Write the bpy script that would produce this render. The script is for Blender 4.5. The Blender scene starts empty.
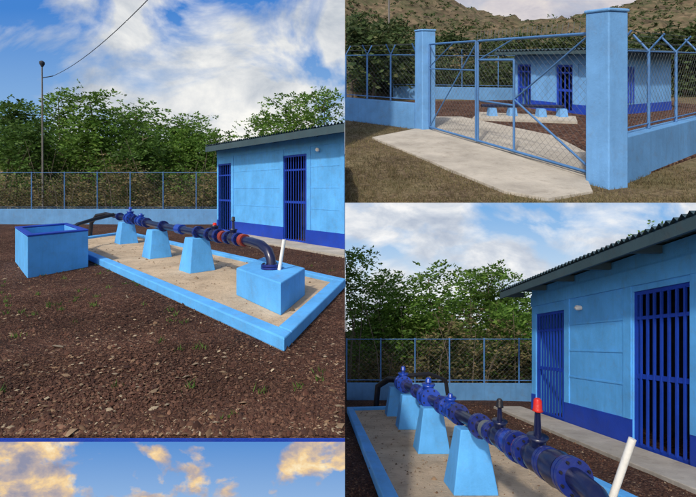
import bpy, math, random
import numpy as np
from mathutils import Vector
random.seed(7)
rng = np.random.default_rng(11)
scene = bpy.context.scene
EYE = 1.6

# ------------------------------------------------------------------ sites
class Site:
    """A plot of land: a = metres east, d = metres north, h = metres above its sloping ground."""
    def __init__(s, slope, k, lo, hi):
        s.s, s.k, s.lo, s.hi = slope, k, lo, hi
    def P(s, a, d, h=0.0):
        return (s.k*a, s.k*d, s.k*(-EYE + s.s*d + h))
    def A(s, arr):
        a, d, h = arr[:,0], arr[:,1], arr[:,2]
        return np.stack([s.k*a, s.k*d, s.k*(-EYE + s.s*d + h)], 1)
YARD = Site(0.0833, 1.0, -1e9, 0.0)
HILL = Site(0.393, 8.0, 0.0, 1e9)
DALE = Site(-0.2857, 1.0, 0.0, 1e9)

# ------------------------------------------------------------------ materials
def new_mat(name):
    m = bpy.data.materials.new(name); m.use_nodes = True
    nt = m.node_tree; nt.nodes.clear()
    out = nt.nodes.new('ShaderNodeOutputMaterial')
    return m, nt, out
def noise(nt, vec, scale, detail=6, rough=0.6, dist=0.0):
    n = nt.nodes.new('ShaderNodeTexNoise')
    n.inputs['Scale'].default_value = scale; n.inputs['Detail'].default_value = detail
    n.inputs['Roughness'].default_value = rough; n.inputs['Distortion'].default_value = dist
    nt.links.new(vec, n.inputs['Vector']); return n
def ramp(nt, fac, stops):
    r = nt.nodes.new('ShaderNodeValToRGB')
    e = r.color_ramp.elements
    while len(e) < len(stops): e.new(0.5)
    for i, (p, c) in enumerate(stops):
        e[i].position = p; e[i].color = (c[0], c[1], c[2], 1) if not isinstance(c, (int, float)) else (c, c, c, 1)
    nt.links.new(fac, r.inputs['Fac']); return r
def mix(nt, fac, c1, c2, mode='MIX'):
    m = nt.nodes.new('ShaderNodeMixRGB'); m.blend_type = mode
    for sock, v in ((m.inputs[0], fac), (m.inputs[1], c1), (m.inputs[2], c2)):
        if isinstance(v, (int, float)): sock.default_value = v
        elif isinstance(v, tuple): sock.default_value = (v[0], v[1], v[2], 1)
        else: nt.links.new(v, sock)
    return m.outputs[0]
def paint(name, col, rough=0.6, dirt=(0.2,0.15,0.1), amount=0.35, k=1.0, bump=0.25, metallic=0.0, var=0.18, spec=0.35, streak=0.0):
    m, nt, out = new_mat(name)
    b = nt.nodes.new('ShaderNodeBsdfPrincipled'); nt.links.new(b.outputs[0], out.inputs[0])
    geo = nt.nodes.new('ShaderNodeNewGeometry'); pos = geo.outputs['Position']
    n1 = noise(nt, pos, 1.7/k, 6, 0.65); n2 = noise(nt, pos, 22/k, 4, 0.7)
    dk = tuple(c*(1-var) for c in col); lt = tuple(min(1, c*(1+var*0.8)) for c in col)
    base = ramp(nt, n1.outputs[0], [(0.3, dk), (0.7, lt)])
    dm = noise(nt, pos, 5/k, 8, 0.75, 0.6)
    dr = ramp(nt, dm.outputs[0], [(0.52, 0.0), (0.78, 1.0)])
    mm = nt.nodes.new('ShaderNodeMath'); mm.operation = 'MULTIPLY'; mm.inputs[1].default_value = amount
    nt.links.new(dr.outputs[0], mm.inputs[0])
    c = mix(nt, mm.outputs[0], base.outputs[0], dirt)
    if streak > 0:
        mp = nt.nodes.new('ShaderNodeMapping'); mp.inputs['Scale'].default_value = (9/k, 9/k, 0.7/k)
        nt.links.new(pos, mp.inputs['Vector']); sn = noise(nt, mp.outputs[0], 1.0, 6, 0.7)
        sr_ = ramp(nt, sn.outputs[0], [(0.5, 0.0), (0.75, streak)])
        c = mix(nt, sr_.outputs[0], c, tuple(x*0.55 for x in col))
    nt.links.new(c, b.inputs['Base Color'])
    b.inputs['Roughness'].default_value = rough; b.inputs['Metallic'].default_value = metallic
    b.inputs['Specular IOR Level'].default_value = spec
    bp = nt.nodes.new('ShaderNodeBump'); bp.inputs['Strength'].default_value = bump; bp.inputs['Distance'].default_value = 0.02*k
    nt.links.new(n2.outputs[0], bp.inputs['Height']); nt.links.new(bp.outputs[0], b.inputs['Normal'])
    return m
def isle(name, cols, rough=0.8, trans=0.0, k=1.0, sc=0.9):
    m, nt, out = new_mat(name)
    b = nt.nodes.new('ShaderNodeBsdfPrincipled')
    geo = nt.nodes.new('ShaderNodeNewGeometry')
    st = [(i/max(1, len(cols)-1), c) for i, c in enumerate(cols)]
    r = ramp(nt, geo.outputs['Random Per Island'], st)
    n = noise(nt, geo.outputs['Position'], sc/k, 3)
    sh = ramp(nt, n.outputs[0], [(0.3, 0.5), (0.7, 1.35)])
    c = mix(nt, 1.0, r.outputs[0], sh.outputs[0], 'MULTIPLY')
    nt.links.new(c, b.inputs['Base Color']); b.inputs['Roughness'].default_value = rough
    b.inputs['Specular IOR Level'].default_value = 0.25
    if trans > 0:
        t = nt.nodes.new('ShaderNodeBsdfTranslucent'); nt.links.new(c, t.inputs[0])
        ms = nt.nodes.new('ShaderNodeMixShader'); ms.inputs[0].default_value = trans
        nt.links.new(b.outputs[0], ms.inputs[1]); nt.links.new(t.outputs[0], ms.inputs[2]); nt.links.new(ms.outputs[0], out.inputs[0])
    else: nt.links.new(b.outputs[0], out.inputs[0])
    return m
def ground_mat(name, stops, k=1.0, fine=30, bump=0.8, patch=None, coarse=1.0):
    m, nt, out = new_mat(name)
    b = nt.nodes.new('ShaderNodeBsdfPrincipled'); nt.links.new(b.outputs[0], out.inputs[0])
    geo = nt.nodes.new('ShaderNodeNewGeometry'); pos = geo.outputs['Position']
    v = nt.nodes.new('ShaderNodeTexVoronoi'); v.inputs['Scale'].default_value = fine/k; v.inputs['Randomness'].default_value = 1
    nz = noise(nt, pos, 8/k, 3); 
    dis = mix(nt, 0.04*k, pos, nz.outputs[1], 'ADD')
    nt.links.new(dis, v.inputs['Vector'])
    sep = nt.nodes.new('ShaderNodeSeparateColor'); nt.links.new(v.outputs['Color'], sep.inputs[0])
    r = ramp(nt, sep.outputs[0], stops)
    big = noise(nt, pos, coarse/k, 7, 0.65); br = ramp(nt, big.outputs[0], [(0.3, 0.5), (0.7, 1.45)])
    c = mix(nt, 1.0, r.outputs[0], br.outputs[0], 'MULTIPLY')
    if patch:
        pn = noise(nt, pos, 0.5/k, 8, 0.7); pr_ = ramp(nt, pn.outputs[0], [(0.45, 0.0), (0.62, 0.8)])
        c = mix(nt, pr_.outputs[0], c, patch)
    nt.links.new(c, b.inputs['Base Color']); b.inputs['Roughness'].default_value = 0.95
    b.inputs['Specular IOR Level'].default_value = 0.15
    bp = nt.nodes.new('ShaderNodeBump'); bp.inputs['Strength'].default_value = bump; bp.inputs['Distance'].default_value = 0.03*k
    nt.links.new(v.outputs['Distance'], bp.inputs['Height'])
    bp2 = nt.nodes.new('ShaderNodeBump'); bp2.inputs['Strength'].default_value = 0.7; bp2.inputs['Distance'].default_value = 0.12*k
    nb = noise(nt, pos, 3.5/k, 6, 0.7); nt.links.new(nb.outputs[0], bp2.inputs['Height'])
    nt.links.new(bp.outputs[0], bp2.inputs['Normal']); nt.links.new(bp2.outputs[0], b.inputs['Normal'])
    return m
def sky_mat(name, unit, lowcol, highcol, zlo, zhi, clouds, scale, th, stretch=1.6, seed=(0,0,0), strength=1.0, dist=0.5, xb=None):
    """backdrop painted as a cloudy sky; positions are metres divided by unit"""
    m, nt, out = new_mat(name)
    e = nt.nodes.new('ShaderNodeEmission'); nt.links.new(e.outputs[0], out.inputs[0]); e.inputs[1].default_value = strength
    geo = nt.nodes.new('ShaderNodeNewGeometry')
    mp = nt.nodes.new('ShaderNodeMapping'); mp.inputs['Scale'].default_value = (1/unit, 1/unit, stretch/unit); mp.inputs['Location'].default_value = seed
    nt.links.new(geo.outputs['Position'], mp.inputs['Vector'])
    sx = nt.nodes.new('ShaderNodeSeparateXYZ'); nt.links.new(geo.outputs['Position'], sx.inputs[0])
    mr = nt.nodes.new('ShaderNodeMapRange'); mr.inputs[1].default_value = zlo; mr.inputs[2].default_value = zhi
    nt.links.new(sx.outputs[2], mr.inputs[0])
    grad = ramp(nt, mr.outputs[0], [(0, lowcol), (1, highcol)])
    n = noise(nt, mp.outputs[0], scale, 10, 0.55, dist)
    val = n.outputs[0]
    if xb:   # cloud bank: more cover between x0 and x1
        mx = nt.nodes.new('ShaderNodeMapRange'); mx.interpolation_type='SMOOTHSTEP'
        mx.inputs[1].default_value = xb[0]; mx.inputs[2].default_value = xb[1]; mx.inputs[3].default_value = xb[2]; mx.inputs[4].default_value = xb[3]
        nt.links.new(sx.outputs[0], mx.inputs[0])
        ad = nt.nodes.new('ShaderNodeMath'); nt.links.new(val, ad.inputs[0]); nt.links.new(mx.outputs[0], ad.inputs[1]); val = ad.outputs[0]
    msk = ramp(nt, val, [(th[0], 0.0), (th[1], 1.0)])
    n2 = noise(nt, mp.outputs[0], scale*1.7, 9, 0.6, dist*0.7)
    cc = ramp(nt, n2.outputs[0], clouds)
    c = mix(nt, msk.outputs[0], grad.outputs[0], cc.outputs[0])
    nt.links.new(c, e.inputs[0])
    return m

LB = (0.105, 0.41, 0.84); DB = (0.010, 0.05, 0.40); NAVY = (0.006, 0.010, 0.05)
M = {}
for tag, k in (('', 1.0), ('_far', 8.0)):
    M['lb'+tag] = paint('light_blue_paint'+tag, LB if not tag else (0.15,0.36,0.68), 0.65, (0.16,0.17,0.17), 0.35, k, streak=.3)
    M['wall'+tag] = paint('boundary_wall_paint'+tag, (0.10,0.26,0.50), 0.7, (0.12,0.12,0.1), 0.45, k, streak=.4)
    M['db'+tag] = paint('dark_blue_paint'+tag, DB, 0.5, (0.06,0.06,0.07), 0.3, k)
    M['steel'+tag] = paint('blue_steel_paint'+tag, (0.07,0.19,0.42), 0.5, (0.1,0.07,0.05), 0.4, k)
    M['con'+tag] = paint('concrete'+tag, (0.42,0.38,0.32), 0.9, (0.16,0.13,0.09), 0.65, k, 0.6, var=.25)
    M['roof'+tag] = paint('roof_sheet'+tag, (0.045,0.08,0.095), 0.5, (0.08,0.06,0.05), 0.4, k)
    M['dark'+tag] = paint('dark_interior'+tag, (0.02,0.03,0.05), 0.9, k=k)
    M['wire'+tag] = paint('galvanised_wire'+tag, (0.13,0.15,0.16), 0.5, k=k)
M['navy'] = paint('navy_pipe_paint', NAVY, 0.28, (0.06,0.05,0.05), 0.45, 1, 0.1, spec=0.6)
M['vblue'] = paint('valve_blue_paint', (0.01,0.05,0.36), 0.28, (0.06,0.05,0.05), 0.3, 1, 0.1, spec=0.6)
M['fblue'] = paint('flange_blue_paint', (0.008,0.02,0.16), 0.3, (0.06,0.05,0.05), 0.3, 1, 0.1, spec=0.6)
M['black'] = paint('black_pipe', (0.012,0.012,0.016), 0.4, (0.1,0.08,0.06), 0.3)
M['red'] = paint('red_valve_paint', (0.55,0.015,0.01), 0.4)
M['rust'] = paint('red_coupling', (0.26,0.035,0.02), 0.45)
M['white'] = paint('white_pvc', (0.78,0.77,0.72), 0.4, amount=0.2)
M['pad'] = paint('sandy_concrete', (0.52,0.40,0.27), 0.95, (0.22,0.14,0.08), 0.75, 1, 0.9, var=.28)
M['pole'] = paint('grey_pole', (0.16,0.15,0.14), 0.8)
M['bark'] = paint('bark', (0.15,0.12,0.09), 0.95, bump=0.8)
M['bark_far'] = paint('bark_far', (0.10,0.08,0.06), 0.95, k=8)
M['leafA'] = isle('leaves_fresh', [(0.07,0.15,0.025),(0.16,0.29,0.045),(0.09,0.20,0.035),(0.24,0.36,0.07)], 0.6, 0.45)
M['leafB'] = isle('leaves_dark', [(0.045,0.10,0.022),(0.11,0.20,0.04),(0.065,0.14,0.03)], 0.6, 0.4)
M['dry'] = isle('dry_brush', [(0.19,0.15,0.07),(0.30,0.23,0.12),(0.11,0.13,0.04),(0.20,0.19,0.08)], 0.9, 0.35)
M['leafF'] = isle('leaves_far', [(0.03,0.06,0.02),(0.08,0.12,0.035),(0.045,0.08,0.025),(0.13,0.14,0.055)], 0.7, 0.3, 8, .35)
M['dryF'] = isle('dry_far', [(0.14,0.11,0.05),(0.19,0.15,0.08),(0.08,0.08,0.035)], 0.9, 0.2, 8, .35)
M['chips'] = isle('gravel_chips', [(0.038,0.017,0.012),(0.095,0.041,0.027),(0.062,0.030,0.020),(0.17,0.090,0.057),(0.040,0.020,0.016),(0.12,0.060,0.038),(0.07,0.034,0.024),(0.05,0.025,0.018)], 0.9, sc=1.3)
M['litter'] = isle('leaf_litter', [(0.30,0.20,0.12),(0.14,0.08,0.045),(0.38,0.31,0.21),(0.20,0.11,0.055)], 0.9)
M['weed'] = isle('weeds', [(0.06,0.13,0.02),(0.12,0.22,0.04)], 0.7, 0.3)
M['grassF'] = isle('dry_grass', [(0.16,0.12,0.06),(0.22,0.17,0.09),(0.10,0.10,0.04),(0.13,0.09,0.05)], 0.9, .2, 8, .6)
gs = [(0,(0.028,0.014,0.010)),(0.35,(0.068,0.031,0.021)),(0.7,(0.10,0.049,0.033)),(0.92,(0.15,0.083,0.055)),(1,(0.24,0.16,0.11))]
M['gravel'] = ground_mat('brown_gravel', gs, 1, 45)
M['gravel_far'] = ground_mat('brown_gravel_far', gs, 8, 22)
M['grass_far'] = ground_mat('dry_grass_ground', [(0,(0.09,0.065,0.038)),(0.5,(0.16,0.115,0.07)),(1,(0.22,0.17,0.10))], 8, 25, 0.6, (0.11,0.10,0.045))
M['scrub'] = ground_mat('scrub_hillside', [(0,(0.05,0.06,0.02)),(0.5,(0.12,0.11,0.045)),(1,(0.18,0.14,0.07))], 1, 3, 1.0, (0.05,0.085,0.025))
M['scrub_far'] = ground_mat('scrub_hillside_far', [(0,(0.075,0.06,0.036)),(0.5,(0.14,0.105,0.066)),(1,(0.20,0.15,0.095))], 8, 1.6, 1.0, (0.06,0.07,0.033), 0.25)

# ------------------------------------------------------------------ mesh building
class MB:
    def __init__(s): s.v=[]; s.f=[]; s.m=[]; s.mats=[]; s.sm=[]
    def mi(s, mat):
        if mat not in s.mats: s.mats.append(mat)
        return s.mats.index(mat)
    def add(s, vs, fs, mat, smooth=False):
        o=len(s.v); s.v+= [tuple(x) for x in vs]; i=s.mi(mat)
        for f in fs: s.f.append([o+j for j in f]); s.m.append(i); s.sm.append(smooth)
    def prism(s, st, plan, h0, h1, mat, top=None):
        n=len(plan); top=top or plan
        ar=sum(plan[i][0]*plan[(i+1)%n][1]-plan[(i+1)%n][0]*plan[i][1] for i in range(n))
        if ar<0:
            plan=plan[::-1]; top=top[::-1]
            if isinstance(h0,(list,tuple)): h0=h0[::-1]
            if isinstance(h1,(list,tuple)): h1=h1[::-1]
        g=(lambda h,i: h[i] if isinstance(h,(list,tuple)) else h)
        vs=[st.P(p[0],p[1],g(h0,i)) for i,p in enumerate(plan)]+[st.P(p[0],p[1],g(h1,i)) for i,p in enumerate(top)]
        fs=[list(range(n))[::-1], list(range(n,2*n))]+[[i,(i+1)%n,n+(i+1)%n,n+i] for i in range(n)]
        s.add(vs,fs,mat)
    def tube(s, pts, rad, mat, seg=12, caps=True):
        pts=[Vector(p) for p in pts]; n=len(pts)
        if not isinstance(rad,(list,tuple)): rad=[rad]*n
        vs=[]; prev=None
        for i,p in enumerate(pts):
            t=(pts[min(i+1,n-1)]-pts[max(i-1,0)]).normalized()
            if prev is None:
                ref=Vector((0,0,1)) if abs(t.z)<0.9 else Vector((1,0,0))
                x=t.cross(ref).normalized()
            else:
                x=(prev-t*prev.dot(t)).normalized()
            y=t.cross(x); prev=x
            for j in range(seg):
                an=2*math.pi*j/seg; vs.append(p+(x*math.cos(an)+y*math.sin(an))*rad[i])
        fs=[]
        for i in range(n-1):
            for j in range(seg):
                a=i*seg+j; b=i*seg+(j+1)%seg; fs.append([a,b,b+seg,a+seg])
        s.add(vs,fs,mat,True)
        if caps:
            s.add(vs[:seg],[list(range(seg))[::-1]],mat); s.add(vs[-seg:],[list(range(seg))],mat)
    def bar(s, p, q, w, mat): s.tube([p,q],w/2*1.2,mat,4)
    def build(s, name, parent=None, bevel=0):
        me=bpy.data.meshes.new(name); me.from_pydata(s.v,[],s.f)
        for m in s.mats: me.materials.append(m)
        me.polygons.foreach_set('material_index', s.m); me.polygons.foreach_set('use_smooth', s.sm)
        me.update(); o=bpy.data.objects.new(name,me); scene.collection.objects.link(o)
        if parent: o.parent=parent
        if bevel:
            b=o.modifiers.new('bevel','BEVEL'); b.width=bevel; b.segments=2; b.limit_method='ANGLE'; b.angle_limit=math.radians(40)
        return o
def empty(name):
    o=bpy.data.objects.new(name,None); scene.collection.objects.link(o); return o
def np_mesh(name, V, quads_n, mat, parent=None, nv=4):
    me=bpy.data.meshes.new(name); nq=quads_n
    me.vertices.add(len(V)); me.vertices.foreach_set('co', V.astype(np.float32).ravel())
    me.loops.add(nq*nv); me.loops.foreach_set('vertex_index', np.arange(nq*nv,dtype=np.int32))
    me.polygons.add(nq); me.polygons.foreach_set('loop_start', np.arange(0,nq*nv,nv,dtype=np.int32))
    me.materials.append(mat); me.update(calc_edges=True); me.validate()
    o=bpy.data.objects.new(name,me); scene.collection.objects.link(o)
    if parent: o.parent=parent
    return o

def terrain(name, st, a0,a1,d0,d1,na,nd,hf,mat,thick=0.0,edge=None, dpow=1.0):
    mb=MB(); vs=[]
    for j in range(nd+1):
        d=d0+(d1-d0)*(j/nd)**dpow
        for i in range(na+1):
            a=a0+(a1-a0)*i/na; vs.append(st.P(a,d,hf(a,d)))
    fs=[[j*(na+1)+i, j*(na+1)+i+1,(j+1)*(na+1)+i+1,(j+1)*(na+1)+i] for j in range(nd) for i in range(na)]
    mb.add(vs,fs,mat,True)
    if thick:
        mb.prism(st,[(a0,d0-.004),(a1,d0-.004),(a1,d0),(a0,d0)],-thick,.0,edge)
        mb.prism(st,[(a0,d0+.4),(a1,d0+.4),(a1,d1),(a0,d1)],-.11,-.06,edge)
    return mb.build(name)
from mathutils import noise as mnoise
def fbm(x,y,s=1.0,seed=0.0): return mnoise.fractal(Vector((x*s+seed,y*s,seed*1.7)),0.6,2.0,5)

# ------------------------------------------------------------------ foliage
def sprays(st, base, dirs, length, leaf, nl=8, wid=.22):
    Mn=len(base); t=np.linspace(0.15,1,nl)[None,:,None]
    L=length*rng.uniform(0.6,1.3,(Mn,1,1))
    pts=base[:,None,:]+dirs[:,None,:]*t*L
    pts[:,:,2]-= (t[:,:,0]**2)*L[:,:,0]*0.35
    side=np.cross(dirs,np.array([0,0,1.0])); side/= (np.linalg.norm(side,axis=1,keepdims=True)+1e-6)
    sgn=np.where(np.arange(nl)%2==0,1,-1)[None,:,None]
    ld=side[:,None,:]*sgn+dirs[:,None,:]*0.5+rng.normal(0,0.35,(Mn,nl,3))
    ld/=np.linalg.norm(ld,axis=2,keepdims=True)
    up=rng.normal(0,1,(Mn,nl,3)); up[:,:,2]+=1.0
    wd=np.cross(ld,up); wd/=np.linalg.norm(wd,axis=2,keepdims=True)+1e-6
    ls=leaf*rng.uniform(0.7,1.4,(Mn,nl,1))
    p0=pts; p1=pts+ld*ls*0.5+wd*ls*wid; p2=pts+ld*ls; p3=pts+ld*ls*0.5-wd*ls*wid
    Q=np.stack([p0,p1,p2,p3],2).reshape(-1,4,3)
    keep=(Q[:,:,0].min(1)>=st.lo)&(Q[:,:,0].max(1)<=st.hi)
    return Q[keep]
def rdirs(n,up=0.2):
    d=rng.normal(0,1,(n,3)); d[:,2]=d[:,2]*0.5+up; return d/np.linalg.norm(d,axis=1,keepdims=True)
def tree(st,a,d,H,spread,leafm,n=420,leaf=0.13,sl=0.65,bark='bark',r0=0.09,crown0=0.4,nlimb=9,tight=.19):
    root=empty('tree'); mb=MB(); k=st.k
    lean=(random.uniform(-.25,.25),random.uniform(-.2,.2))
    tp=[(a+lean[0]*t*H*0.4+0.08*math.sin(5*t+a), d+lean[1]*t*H*0.4, H*0.9*t) for t in (0,.2,.4,.6,.8,1)]
    mb.tube([st.P(*p) for p in tp],[r0*k*(1-0.8*i/5) for i in range(6)],M[bark],7)
    cl=[]
    for i in range(nlimb):
        t=crown0+(0.97-crown0)*(i+0.5)/nlimb; j=t*5; j0=min(4,int(j)); f=j-j0
        b=[tp[j0][q]*(1-f)+tp[j0+1][q]*f for q in range(3)]
        an=i*2.4+random.uniform(-.5,.5); ln=spread*(1.15-0.75*(t-crown0)/(1-crown0))*random.uniform(0.6,1.15)
        pts=[]
        rs=random.uniform(.5,1.0)
        for q in range(5):
            w=q/4; pts.append((b[0]+math.cos(an)*ln*w, b[1]+math.sin(an)*ln*w, b[2]+ln*(0.75*w-0.15*w*w)*rs))
        pts=[(min(max(p[0],st.lo+.05),st.hi-.05),p[1],p[2]) for p in pts]
        mb.tube([st.P(*p) for p in pts],[r0*k*0.38*(1-0.85*q/4) for q in range(5)],M[bark],5)
        cl+= [(pts[2],.8),(pts[3],1.1),(pts[4],1.3)]
    cl+=[(tp[5],1.2),(tp[4],0.8)]
    mb.build('trunk_and_limbs',root)
    w=np.array([c[1]*random.uniform(.3,1.6) for c in cl]); cs=np.array([c[0] for c in cl]); w/=w.sum()
    idx=rng.choice(len(cl),n,p=w)
    off=rng.normal(0,1,(n,3))*np.array([1,1,0.5])*spread*tight
    base=cs[idx]+off; dirs=off/(np.linalg.norm(off,axis=1,keepdims=True)+1e-6)*0.7+rdirs(n,0.15); dirs/=np.linalg.norm(dirs,axis=1,keepdims=True)
    Q=sprays(st,base,dirs,sl,leaf,wid=.26)
    np_mesh('leaves',st.A(Q.reshape(-1,3)),len(Q),M[leafm],root)
    return root
def thicket(name,st,a0,a1,d0,d1,h,n,mat,leaf=0.13,sl=0.6,seed=0.0,hvar=0.5):
    A=rng.uniform(a0,a1,n); D=rng.uniform(d0,d1,n)
    top=np.array([h*(1+hvar*2*fbm(x,y,0.45,seed)) for x,y in zip(A,D)]); 
    Hh=top*np.sqrt(rng.uniform(0.02,1,n))
    base=np.stack([A,D,Hh],1); Q=sprays(st,base,rdirs(n,0.45),sl,leaf)
    return np_mesh(name,st.A(Q.reshape(-1,3)),len(Q),M[mat])
def stems(name,st,a0,a1,d0,d1,h,n,mat,r=.015):
    mb=MB()
    for i in range(n):
        a=random.uniform(a0,a1); d=random.uniform(d0,d1); hh=h*random.uniform(.5,1.2); x=random.uniform(-.35,.35)*hh
        a2=min(max(a+x,st.lo+.02),st.hi-.02); am=min(max(a+x*.3,st.lo+.02),st.hi-.02)
        mb.tube([st.P(a,d,0),st.P(am,d,hh*.5),st.P(a2,d,hh)],[r*st.k,r*.8*st.k,r*.3*st.k],M[mat],4,False)
    return mb.build(name)
def chips(name,st,samp,n,size,mat,avoid=None,h=0.0,flat=1.0):
    A,D=samp(n)
    if avoid is not None:
        kp=np.array([not avoid(x,y) for x,y in zip(A,D)]); A=A[kp]; D=D[kp]
    n=len(A); s=size*np.exp(rng.normal(0,.5,n))*st.k; c=st.A(np.stack([A,D,np.full(n,h)],1))
    an=rng.uniform(0,6.28,n); el=rng.uniform(0.4,1.0,n)
    ux=np.stack([np.cos(an),np.sin(an),rng.uniform(-.3,.3,n)],1); vx=np.stack([-np.sin(an)*el,np.cos(an)*el,rng.uniform(-.3,.3,n)],1)
    S=s[:,None]; up=np.array([0,0,1.0])*S*rng.uniform(.35,1.1,n)[:,None]*flat
    p0=c-ux*S; p1=c+vx*S*.8; p2=c+ux*S; p3=c-vx*S*.8; tpp=c+up+ux*S*.2
    me=bpy.data.meshes.new(name)
    V=np.stack([p0,p3,p2,p1,tpp],1).reshape(-1,3)
    base=(np.arange(n)*5)[:,None]; F=np.concatenate([base+np.array([[0,1,4]]),base+np.array([[1,2,4]]),base+np.array([[2,3,4]]),base+np.array([[3,0,4]])],1).reshape(-1)
    me.vertices.add(len(V)); me.vertices.foreach_set('co',V.astype(np.float32).ravel())
    me.loops.add(len(F)); me.loops.foreach_set('vertex_index',F.astype(np.int32))
    me.polygons.add(len(F)//3); me.polygons.foreach_set('loop_start',np.arange(0,len(F),3,dtype=np.int32))
    me.materials.append(M[mat]); me.update(calc_edges=True); me.validate()
    o=bpy.data.objects.new(name,me); scene.collection.objects.link(o); return o
def tufts(name,st,samp,n,mat,h,avoid=None,blades=7,spread=.04,w=.006):
    A,D=samp(n)
    if avoid is not None:
        kp=np.array([not avoid(x,y) for x,y in zip(A,D)]); A=A[kp]; D=D[kp]
    n=len(A); B=np.repeat(np.stack([A,D,np.zeros(n)],1),blades,0); m=len(B)
    B=B+rng.normal(0,spread,(m,3))*np.array([1,1,0]); hh=h*rng.uniform(.4,1.3,(m,1))
    tip=B+np.concatenate([rng.normal(0,.4,(m,2))*hh,hh],1); an=rng.uniform(0,6.28,m); s=np.stack([np.cos(an),np.sin(an),np.zeros(m)],1)*w
    Q=np.stack([B-s,B+s,tip],1); k=(Q[:,:,0].min(1)>=st.lo)&(Q[:,:,0].max(1)<=st.hi); Q=Q[k]
    return np_mesh(name,st.A(Q.reshape(-1,3)),len(Q),M[mat],None,3)

# ------------------------------------------------------------------ construction helpers
def shed(st, p0, p1, depth, H, doors, band, tag, oh=0.7, ohe=0.5, ohr=None, rise=-0.25, tiltend=0.0, fas=0.17, nwave=60):
    """wall front runs p0->p1; depth = vector to the back; doors = (t0,t1,top)"""
    root=empty('pump_shed'); L=math.dist(p0,p1); u=((p1[0]-p0[0])/L,(p1[1]-p0[1])/L)
    if ohr is None: ohr=ohe
    dl=math.hypot(*depth); n=(depth[0]/dl,depth[1]/dl); TL=L+ohe+ohr
    def Q(t,q): return (p0[0]+u[0]*t+n[0]*q, p0[1]+u[1]*t+n[1]*q)
    def box(mb,t0,t1,q0,q1,h0,h1,mat): mb.prism(st,[Q(t0,q0),Q(t1,q0),Q(t1,q1),Q(t0,q1)],h0,h1,mat)
    def tp_(t,q): return H+.115+rise*(q+oh)/(dl+.4+oh)+tiltend*(t+ohe)/TL
    def sbox(mb,t0,t1,q0,q1,h0,mat): mb.prism(st,[Q(t0,q0),Q(t1,q0),Q(t1,q1),Q(t0,q1)],h0,[tp_(t0,q0),tp_(t1,q0),tp_(t1,q1),tp_(t0,q1)],mat)
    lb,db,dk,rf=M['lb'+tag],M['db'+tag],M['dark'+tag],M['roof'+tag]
    w=MB(); cur=0
    for (t0,t1,tp) in sorted(doors):
        if t0-cur>0.01: sbox(w,cur,t0,0,.15,0,lb)
        sbox(w,t0,t1,0,.15,tp,lb); cur=t1
    if L-cur>0.01: sbox(w,cur,L,0,.15,0,lb)
    sbox(w,0,.15,.15,dl,0,lb); sbox(w,L-.15,L,.15,dl,0,lb); sbox(w,.15,L-.15,dl-.15,dl,0,lb)
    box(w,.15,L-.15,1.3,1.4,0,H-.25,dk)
    w.build('walls',root)
    t=MB(); cur=-0.012
    for (t0,t1,tp) in sorted(doors)+[(L+(0.012 if ohr else 0),L+0.012,0)]:
        if t0-cur>0.05:
            box(t,cur,t0,-.012,.0,0,band,db)
            for tt in (max(cur,0),t0-.2):
                if t0-cur>0.7 and 0<=tt<L: box(t,tt,min(tt+.18,L),-.018,0,band,H-.27,lb)
            nh=3
            for i in range(nh):
                hh=band+(H-.27-band)*(i+1)/(nh+1)
                if t0-cur>0.9: box(t,max(cur,0)+.18,t0-.2,-.009,0,hh,hh+.03,lb)
        cur=t1
    box(t,-0.012,0,0,dl,0,band,db)
    if ohr: box(t,L,L+.012,0,dl,0,band,db)
    box(t,0,L,-.03,0,H-.27,H-.02,lb)
    t.build('trim',root)
    g=MB()
    for (t0,t1,tp) in doors:
        for (x0,x1,y0,y1) in ((t0,t0+.06,0.02,tp),(t1-.06,t1,0.02,tp),(t0+.06,t1-.06,tp-.06,tp),(t0+.06,t1-.06,.02,.1),(t0+.06,t1-.06,tp*.45,tp*.45+.07),(t0+.06,t1-.06,tp*.82,tp*.82+.05)):
            box(g,x0,x1,.03,.08,y0,y1,db)
        nb=max(4,int((t1-t0)/.13))
        for i in range(1,nb):
            x=t0+(t1-t0)*i/nb; box(g,x-.016,x+.016,.022,.05,.08,tp-.05,db)
    g.build('grille_doors',root)
    r=MB(); nn=nwave*4; vs=[]
    for q,hq in ((-oh,0),(dl+.4,rise)):
        for i in range(nn+1):
            tt=-ohe+TL*i/nn; x,y=Q(tt,q); hh=H+.16+hq+0.03*math.sin(i*math.pi/2)+tiltend*i/nn
            vs.append(st.P(x,y,hh))
    r.add(vs,[[i,i+1,nn+2+i,nn+1+i] for i in range(nn)],rf,True)
    te=tiltend
    r.prism(st,[Q(-ohe,-oh+.02),Q(L+ohr,-oh+.02),Q(L+ohr,-oh+.07),Q(-ohe,-oh+.07)],[H+.12-fas,H+.12-fas+te,H+.12-fas+te,H+.12-fas],[H+.12,H+.12+te,H+.12+te,H+.12],rf)
    nr=int(L/1.2)+1
    for k in range(nr+1):
        tt=-ohe+.05+(TL-.15)*k/nr; e=te*k/nr
        r.prism(st,[Q(tt,-oh+.07),Q(tt+.06,-oh+.07),Q(tt+.06,-.035),Q(tt,-.035)],[H+.0+e]*4,[H+.11+e]*4,rf)
    r.build('roof',root)
    return root,Q
def pedestal(st,a,d,h,wb,wt,u,name='concrete_pedestal'):
    v=(-u[1],u[0]); mb=MB()
    def sq(w): return [(a+u[0]*x*w/2+v[0]*y*w/2, d+u[1]*x*w/2+v[1]*y*w/2) for x,y in((-1,-1),(1,-1),(1,1),(-1,1))]
    mb.prism(st,sq(wb),0.07,h,M['lb'],sq(wt)); return mb.build(name,None,.012)
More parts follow.
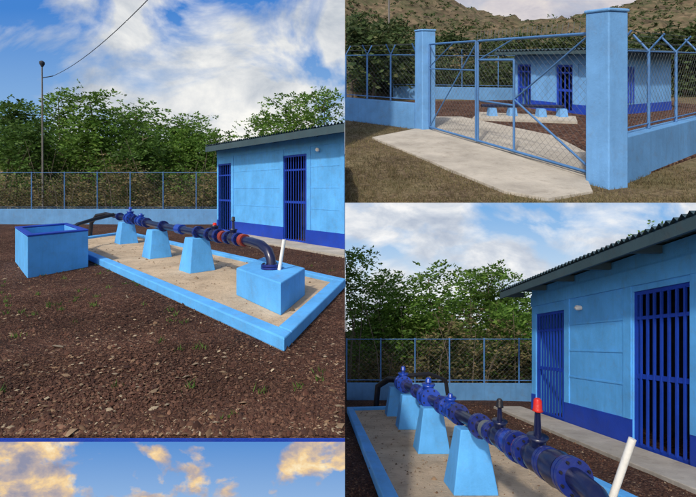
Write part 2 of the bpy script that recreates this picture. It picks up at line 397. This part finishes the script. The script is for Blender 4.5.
def flange(mb,p,dr,r,mat,th=.03,bolts=8):
    p=Vector(p); dr=Vector(dr).normalized()
    if mat is M['navy']: mat=M['fblue']
    mb.tube([p-dr*(th+.004),p-dr*.004],r,mat,20); mb.tube([p+dr*.004,p+dr*(th+.004)],r,mat,20)
    x=dr.cross(Vector((0,0,1)));  x=x.normalized() if x.length>.1 else Vector((1,0,0)); y=dr.cross(x)
    for i in range(bolts):
        an=2*math.pi*(i+.5)/bolts; c=p+(x*math.cos(an)+y*math.sin(an))*r*.82
        mb.tube([c-dr*(th+.02),c+dr*(th+.02)],r*.08,M['black'],6)
def valve(mb,p,dr,r,hs,mat,capmat=None,wheel=False):
    p=Vector(p); dr=Vector(dr).normalized(); z=Vector((0,0,1))
    mb.tube([p-dr*.16,p-dr*.09,p-dr*.03,p+dr*.03,p+dr*.09,p+dr*.16],[r,r*1.25,r*1.6,r*1.6,r*1.25,r],mat,16)
    flange(mb,p-dr*.17,dr,r*1.75,mat); flange(mb,p+dr*.17,dr,r*1.75,mat)
    mb.tube([p+z*r*1.2,p+z*(r*2.0),p+z*(r*2.0+.03),p+z*(r*2.0+.03)],[r*.9,r*.9,r*1.2,r*.6],mat,12)
    mb.tube([p+z*r*2,p+z*hs*.8],[r*.45,r*.3],mat,10)
    cm=capmat or mat
    mb.tube([p+z*hs*.78,p+z*hs*.80,p+z*hs*.82,p+z*hs*.97,p+z*hs],[r*.3,r*.62,r*.5,r*.45,r*.3],cm,12)
def fence(st,p0,p1,wh,wt,H,tag,n,arms=True,arml=.35,mesh=True,pitch=.16,ww=.006,pr=.028,wallobj=True):
    root=empty('chain_link_fence'); L=math.dist(p0,p1); u=((p1[0]-p0[0])/L,(p1[1]-p0[1])/L); v=(-u[1],u[0]); k=st.k
    if wallobj:
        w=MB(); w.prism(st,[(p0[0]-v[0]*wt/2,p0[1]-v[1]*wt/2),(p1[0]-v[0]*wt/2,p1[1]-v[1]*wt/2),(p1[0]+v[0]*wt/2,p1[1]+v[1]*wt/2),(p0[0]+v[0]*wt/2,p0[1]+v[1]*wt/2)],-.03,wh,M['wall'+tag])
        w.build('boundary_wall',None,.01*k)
    g=MB(); 
    def pt(t,h,q=0): return st.P(p0[0]+u[0]*t+v[0]*q,p0[1]+u[1]*t+v[1]*q,h)
    for i in range(n+1):
        t=L*i/n; g.tube([pt(t,wh),pt(t,H)],pr*k,M['steel'+tag],7)
        if arms:
            g.tube([pt(t,H-.02),pt(t,H+arml*.8,arml*.7)],pr*.7*k,M['steel'+tag],5); g.tube([pt(t,H-.02),pt(t,H+arml*.8,-arml*.7)],pr*.7*k,M['steel'+tag],5)
    for h in (wh+.08,H-.03): g.tube([pt(0,h),pt(L,h)],.011*k,M['steel'+tag],6)
    if arms:
        for f in (.4,.95):
            for sg in (1,-1): g.tube([pt(0,H+arml*.8*f,sg*arml*.7*f),pt(L,H+arml*.8*f,sg*arml*.7*f)],.004*k,M['wire'+tag],3)
    g.build('posts',root)
    if mesh: wires(st,lambda t,h:pt(t,h),0,L,wh+.05,H,pitch,ww,tag,root)
    return root
def wires(st,pt,t0,t1,h0,h1,pitch,ww,tag,parent):
    g=MB(); Hh=h1-h0; m=M['wire'+tag]; k=st.k
    s=t0-Hh
    while s<t1:
        for sg in (0,1):
            a,b=s,s+Hh; ha,hb=(h0,h1) if sg==0 else (h1,h0)
            fa=max(0,(t0-a)/Hh); fb=min(1,(t1-a)/Hh)
            if fb>fa:
                A=Vector(pt(a+Hh*fa,ha+(hb-ha)*fa)); B=Vector(pt(a+Hh*fb,ha+(hb-ha)*fb)); g.tube([A,B],ww/2*k,m,3,False)
        s+=pitch
    g.build('wire_mesh',parent)
def lerp(p,q,t): return (p[0]+(q[0]-p[0])*t,p[1]+(q[1]-p[1])*t)
def platform(st,near,right,lfar,rfar,cw=.16,ch=.13):
    root=empty('concrete_platform')
    mb=MB(); mb.prism(st,[near,right,rfar,lfar],0,.075,M['pad']); mb.build('slab',root)
    c=MB(); W=math.dist(near,right); Ln=math.dist(near,lfar); fw=cw/W; fl=cw/Ln
    def pt(x,y): return lerp(lerp(near,right,x),lerp(lfar,rfar,x),y)
    def bx(x0,x1,y0,y1): c.prism(st,[pt(x0,y0),pt(x1,y0),pt(x1,y1),pt(x0,y1)],0.0,ch,M['lb'])
    f=.003
    bx(-f,fw,-f,1+f); bx(1-fw,1,-f,1+f); bx(fw,1-fw,-f,fl); bx(fw,1-fw,1-fl,1+f)
    c.build('curb',root,.015)
def inpoly(poly,x,y):
    c=False; n=len(poly); j=n-1
    for i in range(n):
        if (poly[i][1]>y)!=(poly[j][1]>y) and x<(poly[j][0]-poly[i][0])*(y-poly[i][1])/(poly[j][1]-poly[i][1])+poly[i][0]: c=not c
        j=i
    return c
def backdrop(x0,x1,y,z0,z1,mat):
    mb=MB(); mb.add([(x0,y,z0),(x1,y,z0),(x1,y,z1),(x0,y,z1)],[[0,1,2,3]],mat); return mb.build('sky')

# ================================================================== LEFT YARD
S=YARD
terrain('ground',S,-75,0,2.71,60,40,60,lambda a,d:0.02*fbm(a,d,.8,3) if d>3 else 0,M['gravel'],.022,M['db'],1.6)
Nn=(-.62,4.17); Rr=(-0.01,6.95)
Lf=(-8.37,12.17); Rf=(-7.75,14.95)
platform(S,Nn,Rr,Lf,Rf,.2,.14)
W1=(.2,1.0); b0=(-.78,5.1); u1=(-.80,1.0)
bl=[b0,(b0[0]+u1[0],b0[1]+u1[1]),(b0[0]+u1[0]+W1[0],b0[1]+u1[1]+W1[1]),(b0[0]+W1[0],b0[1]+W1[1])]
mb=MB(); mb.prism(S,bl,.07,.47,M['lb']); mb.build('anchor_block',None,.015)
q0=(-5.76,7.62); e1=(.43,1.1); e2=(-1.6,1.75)
def qp(x,y): return (q0[0]+e1[0]*x+e2[0]*y,q0[1]+e1[1]*x+e2[1]*y)
mb=MB()
def qb(x0,x1,y0,y1,h0,h1,m): mb.prism(S,[qp(x0,y0),qp(x1,y0),qp(x1,y1),qp(x0,y1)],h0,h1,m)
t=.1
for (x0,x1,y0,y1) in ((0,1,0,t),(0,1,1-t,1),(0,t,t,1-t),(1-t,1,t,1-t)): qb(x0,x1,y0,y1,-.02,.75,M['lb'])
f=.006
for (x0,x1,y0,y1) in ((-f,1+f,-f,t),(-f,1+f,1-t,1+f),(-f,t,t,1-t),(1-t,1+f,t,1-t)): qb(x0,x1,y0,y1,.752,.785,M['db'])
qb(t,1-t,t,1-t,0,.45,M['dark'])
mb.build('valve_box',None,.01)
ud=(-.70,.714)
for (a,d,h) in ((-2.82,8.0,.70),(-4.30,9.6,.70),(-6.3,12.1,.68)): pedestal(S,a,d,h,.50,.33,ud)
root=empty('water_pipeline'); mb=MB(); r=.07
path=[(-1.06,6.05,.5),(-1.07,6.06,.60),(-1.12,6.12,.71),(-1.25,6.27,.78),(-1.45,6.5,.80),(-1.6,6.68,.80),(-2.82,8.0,.80),(-4.30,9.6,.80),(-6.3,12.1,.80),(-7.2,13.1,.80)]
mb.tube([S.P(*p) for p in path],r,M['navy'],16)
mb.tube([S.P(*p) for p in [(-7.2,13.1,.8),(-7.6,13.35,.84),(-7.95,13.45,.78),(-8.15,13.5,.55),(-8.2,13.5,.05)]],.06,M['black'],12)
mb.tube([S.P(*p) for p in [(-6.6,12.0,.9),(-6.9,11.6,.8),(-7.0,11.0,.7),(-6.8,10.4,.60)]],.05,M['black'],10)
def onp(d0):
    for i in range(4,9):
        if path[i][1]<=d0<=path[i+1][1]:
            f=(d0-path[i][1])/(path[i+1][1]-path[i][1]); a=path[i][0]*(1-f)+path[i+1][0]*f
            dr=Vector(S.P(*path[i+1]))-Vector(S.P(*path[i])); return S.P(a,d0,.8),dr
flange(mb,S.P(-1.06,6.05,.50),(0,0,1),.15,M['navy'])
for d0 in (7.95,9.3,10.3,11.2,12.6): p,dr=onp(d0); flange(mb,p,dr,.12,M['navy'])
p,dr=onp(7.45); valve(mb,p,dr,r,.22,M['navy'],M['red'])
p,dr=onp(6.95); valve(mb,p,dr,r*.9,.36,M['navy'],M['black'])
for d0 in (7.2,6.7): p,dr=onp(d0); mb.tube([Vector(p)-dr.normalized()*.05,Vector(p)+dr.normalized()*.05],.10,M['rust'],16)
p,dr=onp(8.6); mb.tube([Vector(p)-dr.normalized()*.12,Vector(p)+dr.normalized()*.12],.10,M['vblue'],16)
p,dr=onp(11.7); valve(mb,p,dr,r*1.25,.32,M['vblue'])
p,dr=onp(10.75); valve(mb,p,dr,r,.2,M['vblue'])
mb.build('pipe',root)
mb=MB(); mb.tube([S.P(-.93,5.95,.47),S.P(-.86,5.93,.90)],.026,M['white'],10); mb.build('lever_pipe',root)
sr,Q=shed(S,(-5.0,16.4),(-.01,11.0),(0,3.2),3.12,[(.12,1.15,2.6),(4.55,5.72,2.66)],.45,'',oh=.8,ohe=.45,ohr=0.0,rise=-.3,tiltend=-.02,fas=.2)
mb=MB(); mb.prism(S,[(-6.0,16.3),(-5.3,15.5),(-.01,9.9),(-.01,11.2),(-4.9,16.5)],-.02,.05,M['con']); mb.build('walkway',None,.01)
mb=MB(); mb.tube([S.P(-.75,11.75,2.72),S.P(-.78,11.66,2.72)],.05,M['white'],10); mb.build('wall_lamp')
fence(S,(-24,19.8),(-5.4,19.6),.72,.15,2.45,'',12,False,pitch=.16,ww=.005,pr=.024)
mb=MB(); mb.tube([S.P(-15.1,21,0),S.P(-15.15,21,8.0)],[.05,.03],M['pole'],8); mb.tube([S.P(-15.15,21,7.75),S.P(-15.15,21,7.9),S.P(-15.15,21,8.0),S.P(-15.15,21,8.05)],[.04,.12,.12,.05],M['dark'],8)
mb.bar(S.P(-15.15,21,7.2),S.P(-14.6,21,7.3),.04,M['dark']); mb.build('utility_pole')
mb=MB(); A0=np.array([-14.6,21,7.3]); B0=np.array([-3.0,9.5,7.5])
mb.tube([S.P(*(A0*(1-t)+B0*t-np.array([0,0,.9*4*t*(1-t)*.5]))) for t in np.linspace(0,1,16)],.014,M['dark'],4); mb.build('power_cable')
thicket('brush',S,-24,-4.5,20.6,24,1.8,3600,'dry',.15,.6,2.0)
thicket('brush',S,-24,-3,22,27,3.0,2600,'leafA',.17,.7,5.0)
stems('shrub_stems',S,-24,-5,20.6,24,3.6,130,'bark',.022)
for (px,y,d,sp,n) in ((2,96,24,1.7,420),(38,120,22.5,1.4,380),(68,82,25,1.3,300),(103,84,24,1.3,300),(135,102,26,2.0,440),(165,110,27,2.0,440),(20,100,27,2.0,440),(88,112,23,1.5,380),(190,124,26,1.9,440),(150,126,23.5,1.4,380),(215,126,29,1.8,420),(290,88,27,2.4,380),(322,86,26,2.2,380),(262,106,29,1.8,300),(50,112,30,2,440),(120,108,30,2.2,440),(180,128,31,2.4,440)):
    H=1.6+(190-y)/420*d; tree(S,(px-345)/420*d,d,H,sp,random.choice(['leafA','leafA','leafB']),n,.2,.7)
terrain('hill',S,-75,0,29,58,40,14,lambda a,d:min(1,(d-29)/8)*(5.0+1.6*fbm(a,d,.09,9))+.5*fbm(a,d,.8,4)-.5,M['scrub'])
def samp_left(n):
    u=rng.uniform(0,1,n); D=2.75+12*u**2.0; A=-rng.uniform(0,1,n)*(345/420*D+.3); return A,D
plat=[Nn,Rr,Rf,Lf]; vb=[qp(0,0),qp(1,0),qp(1,1),qp(0,1)]
av=lambda x,y:inpoly(plat,x,y) or inpoly(vb,x,y) or x>-.03
chips('gravel',S,samp_left,75000,.0085,'chips',av)
chips('leaf_litter',S,samp_left,3800,.013,'litter',lambda x,y:av(x,y) or fbm(x,y,.9,44)<-.12,.006,.4)
tufts('weeds',S,lambda n:(rng.uniform(-6,-.2,n),rng.uniform(2.8,9,n)),130,'weed',.055,av,11,.025,.006)
chips('sand_grit',S,lambda n:(rng.uniform(-8,-.2,n),rng.uniform(4.3,14,n)),2500,.012,'litter',lambda x,y:not inpoly(plat,x,y) or inpoly(bl,x,y),.075)
cl=[(0.3,(0.32,0.38,0.47)),(0.42,(0.50,0.55,0.62)),(0.55,(0.74,0.76,0.78)),(0.68,(0.97,0.96,0.92))]
backdrop(-90,0,62,-4,60,sky_mat('cloudy_sky',62,(0.38,0.60,0.82),(0.06,0.23,0.64),5,32,cl,2.6,(0.43,0.55),1.5,(0.3,0,.2),xb=(-52,-28,-.09,.045)))
cl2=[(0.35,(0.28,0.29,0.40)),(0.48,(0.52,0.43,0.40)),(0.58,(0.90,0.64,0.34)),(0.68,(1.0,0.86,0.58))]
backdrop(-14,0,6.5,-7,-2.2,sky_mat('sunset_sky',6.5,(0.30,0.48,0.76),(0.07,0.25,0.64),-4.4,-3.2,cl2,6.5,(0.50,0.58),1.5,(2.1,0,5.6),dist=.3,xb=(-5.2,-3.2,.10,.01)))

# ================================================================== LOWER RIGHT SITE
S=DALE
terrain('ground',S,0,60,2.0,35,40,50,lambda a,d:0.02*fbm(a,d,.8,8),M['gravel'],.02,M['db'],1.5)
platform(S,(.45,2.7),(2.95,2.6),(.05,9.9),(2.33,10.3),.15,.14)
for (a,d,h,wb,wt) in ((1.33,4.48,.72,.46,.26),(1.25,6.1,.70,.46,.27),(1.19,7.8,.68,.46,.28),(1.12,9.2,.68,.46,.28)): pedestal(S,a,d,h,wb,wt,(0,1))
root=empty('water_pipeline'); mb=MB(); r=.062
def PP(d,h=.8): return S.P(1.38-.028*(d-2.5),d,h)
mb.tube([PP(2.12,.35),PP(2.14,.50),PP(2.2,.66),PP(2.32,.77),PP(2.5),PP(4.5),PP(7),PP(9.8)],r,M['navy'],18)
dr=Vector(PP(5))-Vector(PP(4))
for d0 in (2.55,3.3,4.15,4.85,5.6,7.3,8.3): flange(mb,PP(d0),dr,.115,M['navy'])
mb.tube([PP(2.62),PP(2.7),PP(2.8)],[.10,.115,.10],M['navy'],18)
valve(mb,PP(2.98),dr,r,.42,M['navy'],M['red'])
valve(mb,PP(3.66),dr,r*.9,.33,M['navy'],M['black'])
mb.tube([PP(3.12),PP(3.2)],.10,M['rust'],16); mb.tube([PP(3.38),PP(3.5)],.09,M['vblue'],16)
mb.tube([PP(3.88),PP(3.98)],.085,M['wire'],16)
valve(mb,PP(5.2),dr,r,.2,M['vblue']); valve(mb,PP(6.4),dr,r*1.4,.30,M['vblue']); valve(mb,PP(8.7),dr,r*1.5,.36,M['vblue'])
mb.tube([PP(9.8),S.P(1.05,10.1,.78),S.P(.8,10.2,.6),S.P(.75,10.2,.05)],.07,M['black'],10)
mb.tube([S.P(1.2,9.4,.9),S.P(1.9,9.5,.95),S.P(2.3,9.6,.8),S.P(2.4,9.6,.1)],.045,M['black'],10)
mb.build('pipe',root)
mb=MB(); mb.tube([S.P(1.60,2.62,.45),S.P(1.78,2.6,1.02)],.022,M['white'],12); mb.build('lever_pipe',root)
sr,Q=shed(S,(4.45,10.0),(4.45,4.0),(3.2,0),2.78,[(.2,1.5,2.32),(3.5,4.6,2.42)],.45,'',oh=.62,ohe=.45,rise=.02,tiltend=.15,fas=.15)
mb=MB(); mb.prism(S,[(3.75,2.2),(4.43,2.2),(4.43,10.6),(3.75,10.6)],-.02,.06,M['con']); mb.build('walkway',None,.01)
mb=MB(); mb.tube([S.P(4.44,7.9,2.3),S.P(4.36,7.9,2.3),S.P(4.33,7.9,2.28)],[.04,.05,.03],M['white'],10); mb.build('wall_lamp')
fence(S,(0.05,12.3),(8,12.0),.5,.15,1.8,'',8,False,pitch=.14,ww=.0038,pr=.022)
thicket('brush',S,0,9,13,16,1.5,2200,'dry',.12,.5,12.0)
thicket('brush',S,0,9,14,18,2.2,2000,'leafA',.13,.5,15.0)
stems('shrub_stems',S,0.1,8,12.8,16,2.8,60,'bark',.018)
for (px,y,d,sp) in ((358,232,16,1.3),(376,258,18,1.2),(405,276,17,1.2),(436,254,16,1.4),(462,258,18,1.5),(488,254,16.5,1.5),(512,280,17,1.3),(535,296,19,1.3),(385,300,20,1.4),(450,290,20,1.7),(652,214,19,1.6),(632,222,20,1.4),(420,302,15,1.1),(500,302,15,1.1)):
    H=1.6+(345-y)/420*d-.3; tree(S,(px-345)/420*d,d,H,sp,'leafA',380,.145,.5,crown0=.3,r0=.06)
terrain('hill',S,0,60,19,35,30,12,lambda a,d:min(1,(d-19)/6)*(2.6+.9*fbm(a,d,.15,2))+.3*fbm(a,d,.8,4)-.3,M['scrub'])
def samp_r(n):
    u=rng.uniform(0,1,n); D=3.9+8*u**1.4; A=rng.uniform(0,1,n)*(351/420*D); return A,D
p2=[(.45,2.7),(2.95,2.6),(2.33,10.3),(.05,9.9)]
av2=lambda x,y:inpoly(p2,x,y) or x>3.74 or x<.03
chips('gravel',S,samp_r,32000,.0095,'chips',av2)
chips('leaf_litter',S,samp_r,1300,.014,'litter',av2,.006,.4)
chips('sand_grit',S,lambda n:(rng.uniform(0.2,2.9,n),rng.uniform(3,10,n)),1500,.010,'litter',lambda x,y:not inpoly(p2,x,y),.075)
cl3=[(0.3,(0.40,0.47,0.60)),(0.48,(0.64,0.69,0.77)),(0.62,(0.95,0.95,0.95))]
backdrop(0,45,35.8,-16,1.9,sky_mat('bright_sky',35.8,(0.62,0.76,0.88),(0.20,0.44,0.80),-6,1.5,cl3,3.6,(0.42,0.56),1.7,(7.7,0,1.2)))

# ================================================================== UPPER RIGHT HILLSIDE SITE
S=HILL
terrain('ground',S,0,60,4.667,60,50,60,lambda a,d:0.02*fbm(a,d,.8,8) if d>5 else 0,M['grass_far'],.015,M['db_far'],1.5)
mb=MB(); mb.prism(S,[(1.95,9.5),(3.5,5.35),(7.2,7.9),(13,11.5),(12,17),(1.9,16)],-.05,.03,M['gravel_far']); mb.build('gravel_yard')
mb=MB(); mb.prism(S,[(.55,8.5),(1.6,9.55),(2.05,9.4),(3.2,5.55),(2.95,5.0),(2.3,4.75),(1.9,5.0)],-.05,.04,M['con_far'])
mb.prism(S,[(2.06,9.4),(3.21,5.6),(4.0,6.6),(4.3,8.6),(3.2,11.5),(2.0,11.5)],-.05,.05,M['con_far']); mb.build('driveway',None,.04)
drive=[(.55,8.5),(1.6,9.55),(2.05,9.4),(3.2,5.55),(2.95,5.0),(2.3,4.75),(1.9,5.0)]
tufts('dry_grass',S,lambda n:(rng.uniform(0,5,n),4.7+6.5*rng.uniform(0,1,n)**1.3),9000,'grassF',.045,lambda x,y:inpoly(drive,x,y) or (x>1.6 and y>9.75-2.6*(x-1.75) and x<3.5) or (x>=3.5 and y>5.45+.72*(x-3.6)) or (x<=1.6 and y>11.2-.9*x),5,.03,.004)
def pillar(a,d,w,h,rot):
    mb=MB(); c,s=math.cos(rot),math.sin(rot)
    sq=lambda w:[(a+c*x*w/2-s*y*w/2,d+s*x*w/2+c*y*w/2) for x,y in((-1,-1),(1,-1),(1,1),(-1,1))]
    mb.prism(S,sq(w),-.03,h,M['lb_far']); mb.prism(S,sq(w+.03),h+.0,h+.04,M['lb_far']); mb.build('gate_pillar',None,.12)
ga=(1.83,9.6); gb=(3.33,5.35); gr=math.atan2(gb[1]-ga[1],gb[0]-ga[0])
pillar(ga[0],ga[1],.34,2.25,gr); pillar(gb[0],gb[1],.33,2.2,gr)
root=empty('gate'); L=math.dist(ga,gb); gu=((gb[0]-ga[0])/L,(gb[1]-ga[1])/L)
def gp(t,h): return S.P(ga[0]+gu[0]*t,ga[1]+gu[1]*t,h)
g=MB(); st_=M['steel_far']; w=.28
t0=.2; t1=L-.22; top=1.95
cA=(477-345)/420; tm=(cA*ga[1]-ga[0])/(gu[0]-cA*gu[1]); cA=(514-345)/420; td=(cA*ga[1]-ga[0])/(gu[0]-cA*gu[1])
for (x0,x1) in ((t0,tm-.03),(tm+.03,t1)):
    for x in (x0,x1): g.bar(gp(x,.08),gp(x,top),w,st_)
    for h in (.1,top): g.bar(gp(x0,h),gp(x1,h),w,st_)
    g.bar(gp(x0,top*.72),gp(x1,top*.72),w*.6,st_) if x0==t0 else None
g.bar(gp(t0,.1),gp(tm-.03,1.9),w*.8,st_); g.bar(gp(t0,1.45),gp(tm*.6,top),w*.8,st_)
g.bar(gp(td,.1),gp(td,1.6),w,st_); g.bar(gp(tm+.1,1.6),gp(td,1.6),w,st_); g.bar(gp(td,.95),gp(t1,top),w*.8,st_); g.bar(gp(td,.95),gp(t1,.15),w*.8,st_); g.bar(gp(tm+.1,.85),gp(td,.85),w*.8,st_)
g.bar(gp(tm+.05,1.6),gp(td,top),w*.7,st_)
for i in range(26):
    x=tm+(t1-tm)*i/25; g.bar(gp(x,top),gp(x+.03,top+.17),.05,M['wire_far'])
g.build('frame',root); wires(S,gp,t0,tm-.05,.12,top-.03,.11,.0032,'_far',root); wires(S,gp,tm+.05,t1,.12,top-.03,.11,.0032,'_far',root)
fence(S,(0.02,11.2),(1.66,9.75),.6,.16,1.75,'_far',3,True,.28,pitch=.12,ww=.0035,pr=.022)
fence(S,(3.50,5.45),(9.0,9.4),.6,.2,1.75,'_far',6,True,.28,pitch=.12,ww=.0035,pr=.022)
fence(S,(2.0,17.5),(11.5,15.5),.5,.16,1.8,'_far',7,True,.28,pitch=.2,ww=.004,pr=.02)
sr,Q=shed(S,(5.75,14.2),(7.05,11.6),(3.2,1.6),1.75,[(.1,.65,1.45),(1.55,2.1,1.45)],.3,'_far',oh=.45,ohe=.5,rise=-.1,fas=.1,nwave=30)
mb=MB()
for i in range(6):
    p=(7.05+(3.2*.25+.12*i)*.97,11.58+1.6*.25+.06*i-.02); mb.bar(S.P(p[0],p[1]-.03,.35),S.P(p[0],p[1]-.03,1.4),.3,M['db_far'])
mb.build('window_grille',sr)
mb=MB()
for (px,y) in ((492,119),(512,119),(541,120),(562,120)):
    d=672/(y-60); a=(px-345)/420*d; mb.prism(S,[(a-.12,d-.12),(a+.12,d-.12),(a+.12,d+.12),(a-.12,d+.12)],.03,.30,M['lb_far'],[(a-.09,d-.09),(a+.09,d-.09),(a+.09,d+.09),(a-.09,d+.09)])
mb.build('concrete_pedestal'); mb=MB(); mb.tube([S.P(3.7,11.4,.36),S.P(4.5,11.4,.36),S.P(5.8,11.15,.36)],.35,M['navy'],10)
mb.build('water_pipeline')
mb=MB(); mb.prism(S,[(3.3,10.9),(5.7,10.3),(6.2,11.3),(3.9,12.2)],-.02,.09,M['con_far']); mb.build('concrete_platform')
thicket('brush',S,0,22,17.8,24,1.0,5200,'leafF',.2,.7,2.0)
thicket('brush',S,0,24,19,28,1.2,3500,'dryF',.22,.7,5.0)
for (px,y,d,sp) in ((350,20,15,1.3),(372,28,17,1.3),(398,24,20,1.4),(420,38,22,1.2),(450,36,24,1.4),(480,40,24,1.2),(510,38,26,1.4),(545,38,25,1.4),(575,36,24,1.4),(660,32,20,1.2),(685,26,19,1.2),(640,36,24,1.4),(352,12,24,1.5),(385,18,28,1.6)):
    H=1.6+(60-y)/420*d; tree(S,max(.2,(px-345)/420*d),d,max(H,1.8),sp,'leafF',380,.2,.55,'bark_far',crown0=.25)
def ridge(a,d):
    px=345+420*a/d
    y=np.interp(px,[345,420,470,520,560,600,640,700,900],[-25,-10,10,24,22,12,-2,-14,-14])
    full=1.6+(60-y)/420*85
    return full*min(1,max(0,(d-32)/50))**1.1+(1.4*fbm(a,d,.12,4)+.5*fbm(a,d,.5,7))*min(1,(d-32)/10)
terrain('hill',S,0,110,32,95,90,60,ridge,M['scrub_far'])
n=3200; D=rng.uniform(34,84,n); A=rng.uniform(0,1,n)*D*.9; kp=np.array([fbm(x,y,.16,31)>-.02 for x,y in zip(A,D)]); D=D[kp]; A=A[kp]
Hh=np.array([ridge(x,y) for x,y in zip(A,D)])+rng.uniform(0,.3,len(A))
Qh=sprays(S,np.stack([A,D,Hh],1),rdirs(len(A),.4),.6,.28,8,.35); np_mesh('hillside_trees',S.A(Qh.reshape(-1,3)),len(Qh),M['leafF'])
mb=MB(); mb.tube([S.P(2.2,21,0),S.P(2.2,21,5)],.4,M['pole'],8); mb.build('utility_pole')
cl4=[(0.35,(0.44,0.43,0.50)),(0.55,(0.66,0.62,0.65)),(0.7,(0.80,0.74,0.70))]
backdrop(0,1100,900,100,800,sky_mat('dusk_sky',900,(0.55,0.55,0.62),(0.38,0.45,0.60),300,500,cl4,5.0,(0.33,0.55),2.0,(1,0,3)))

# ------------------------------------------------------------------ light
w=bpy.data.worlds.new('World'); scene.world=w; w.use_nodes=True; nt=w.node_tree
sk=nt.nodes.new('ShaderNodeTexSky'); sk.sky_type='NISHITA'; sk.sun_disc=False
el=math.radians(42); az_from=math.radians(206)
sk.sun_elevation=el; sk.sun_rotation=az_from; sk.dust_density=2.5
nt.links.new(sk.outputs[0],nt.nodes['Background'].inputs[0]); nt.nodes['Background'].inputs[1].default_value=.15
sd=bpy.data.lights.new('sun','SUN'); sd.energy=2.7; sd.angle=math.radians(3); sd.color=(1,.94,.84)
so=bpy.data.objects.new('sun',sd); scene.collection.objects.link(so)
fr=Vector((math.sin(az_from)*math.cos(el),math.cos(az_from)*math.cos(el),math.sin(el)))
so.rotation_euler=fr.to_track_quat('Z','Y').to_euler()
scene.view_settings.view_transform='Standard'; scene.view_settings.look='None'; scene.view_settings.exposure=0
cd=bpy.data.cameras.new('camera'); cam=bpy.data.objects.new('camera',cd); scene.collection.objects.link(cam)
cam.rotation_euler=(math.radians(90),0,0); cd.sensor_width=36; cd.lens=36*420/696
cd.shift_x=3/696; cd.shift_y=-23.5/696; cd.clip_start=.05; cd.clip_end=5000
scene.camera=cam
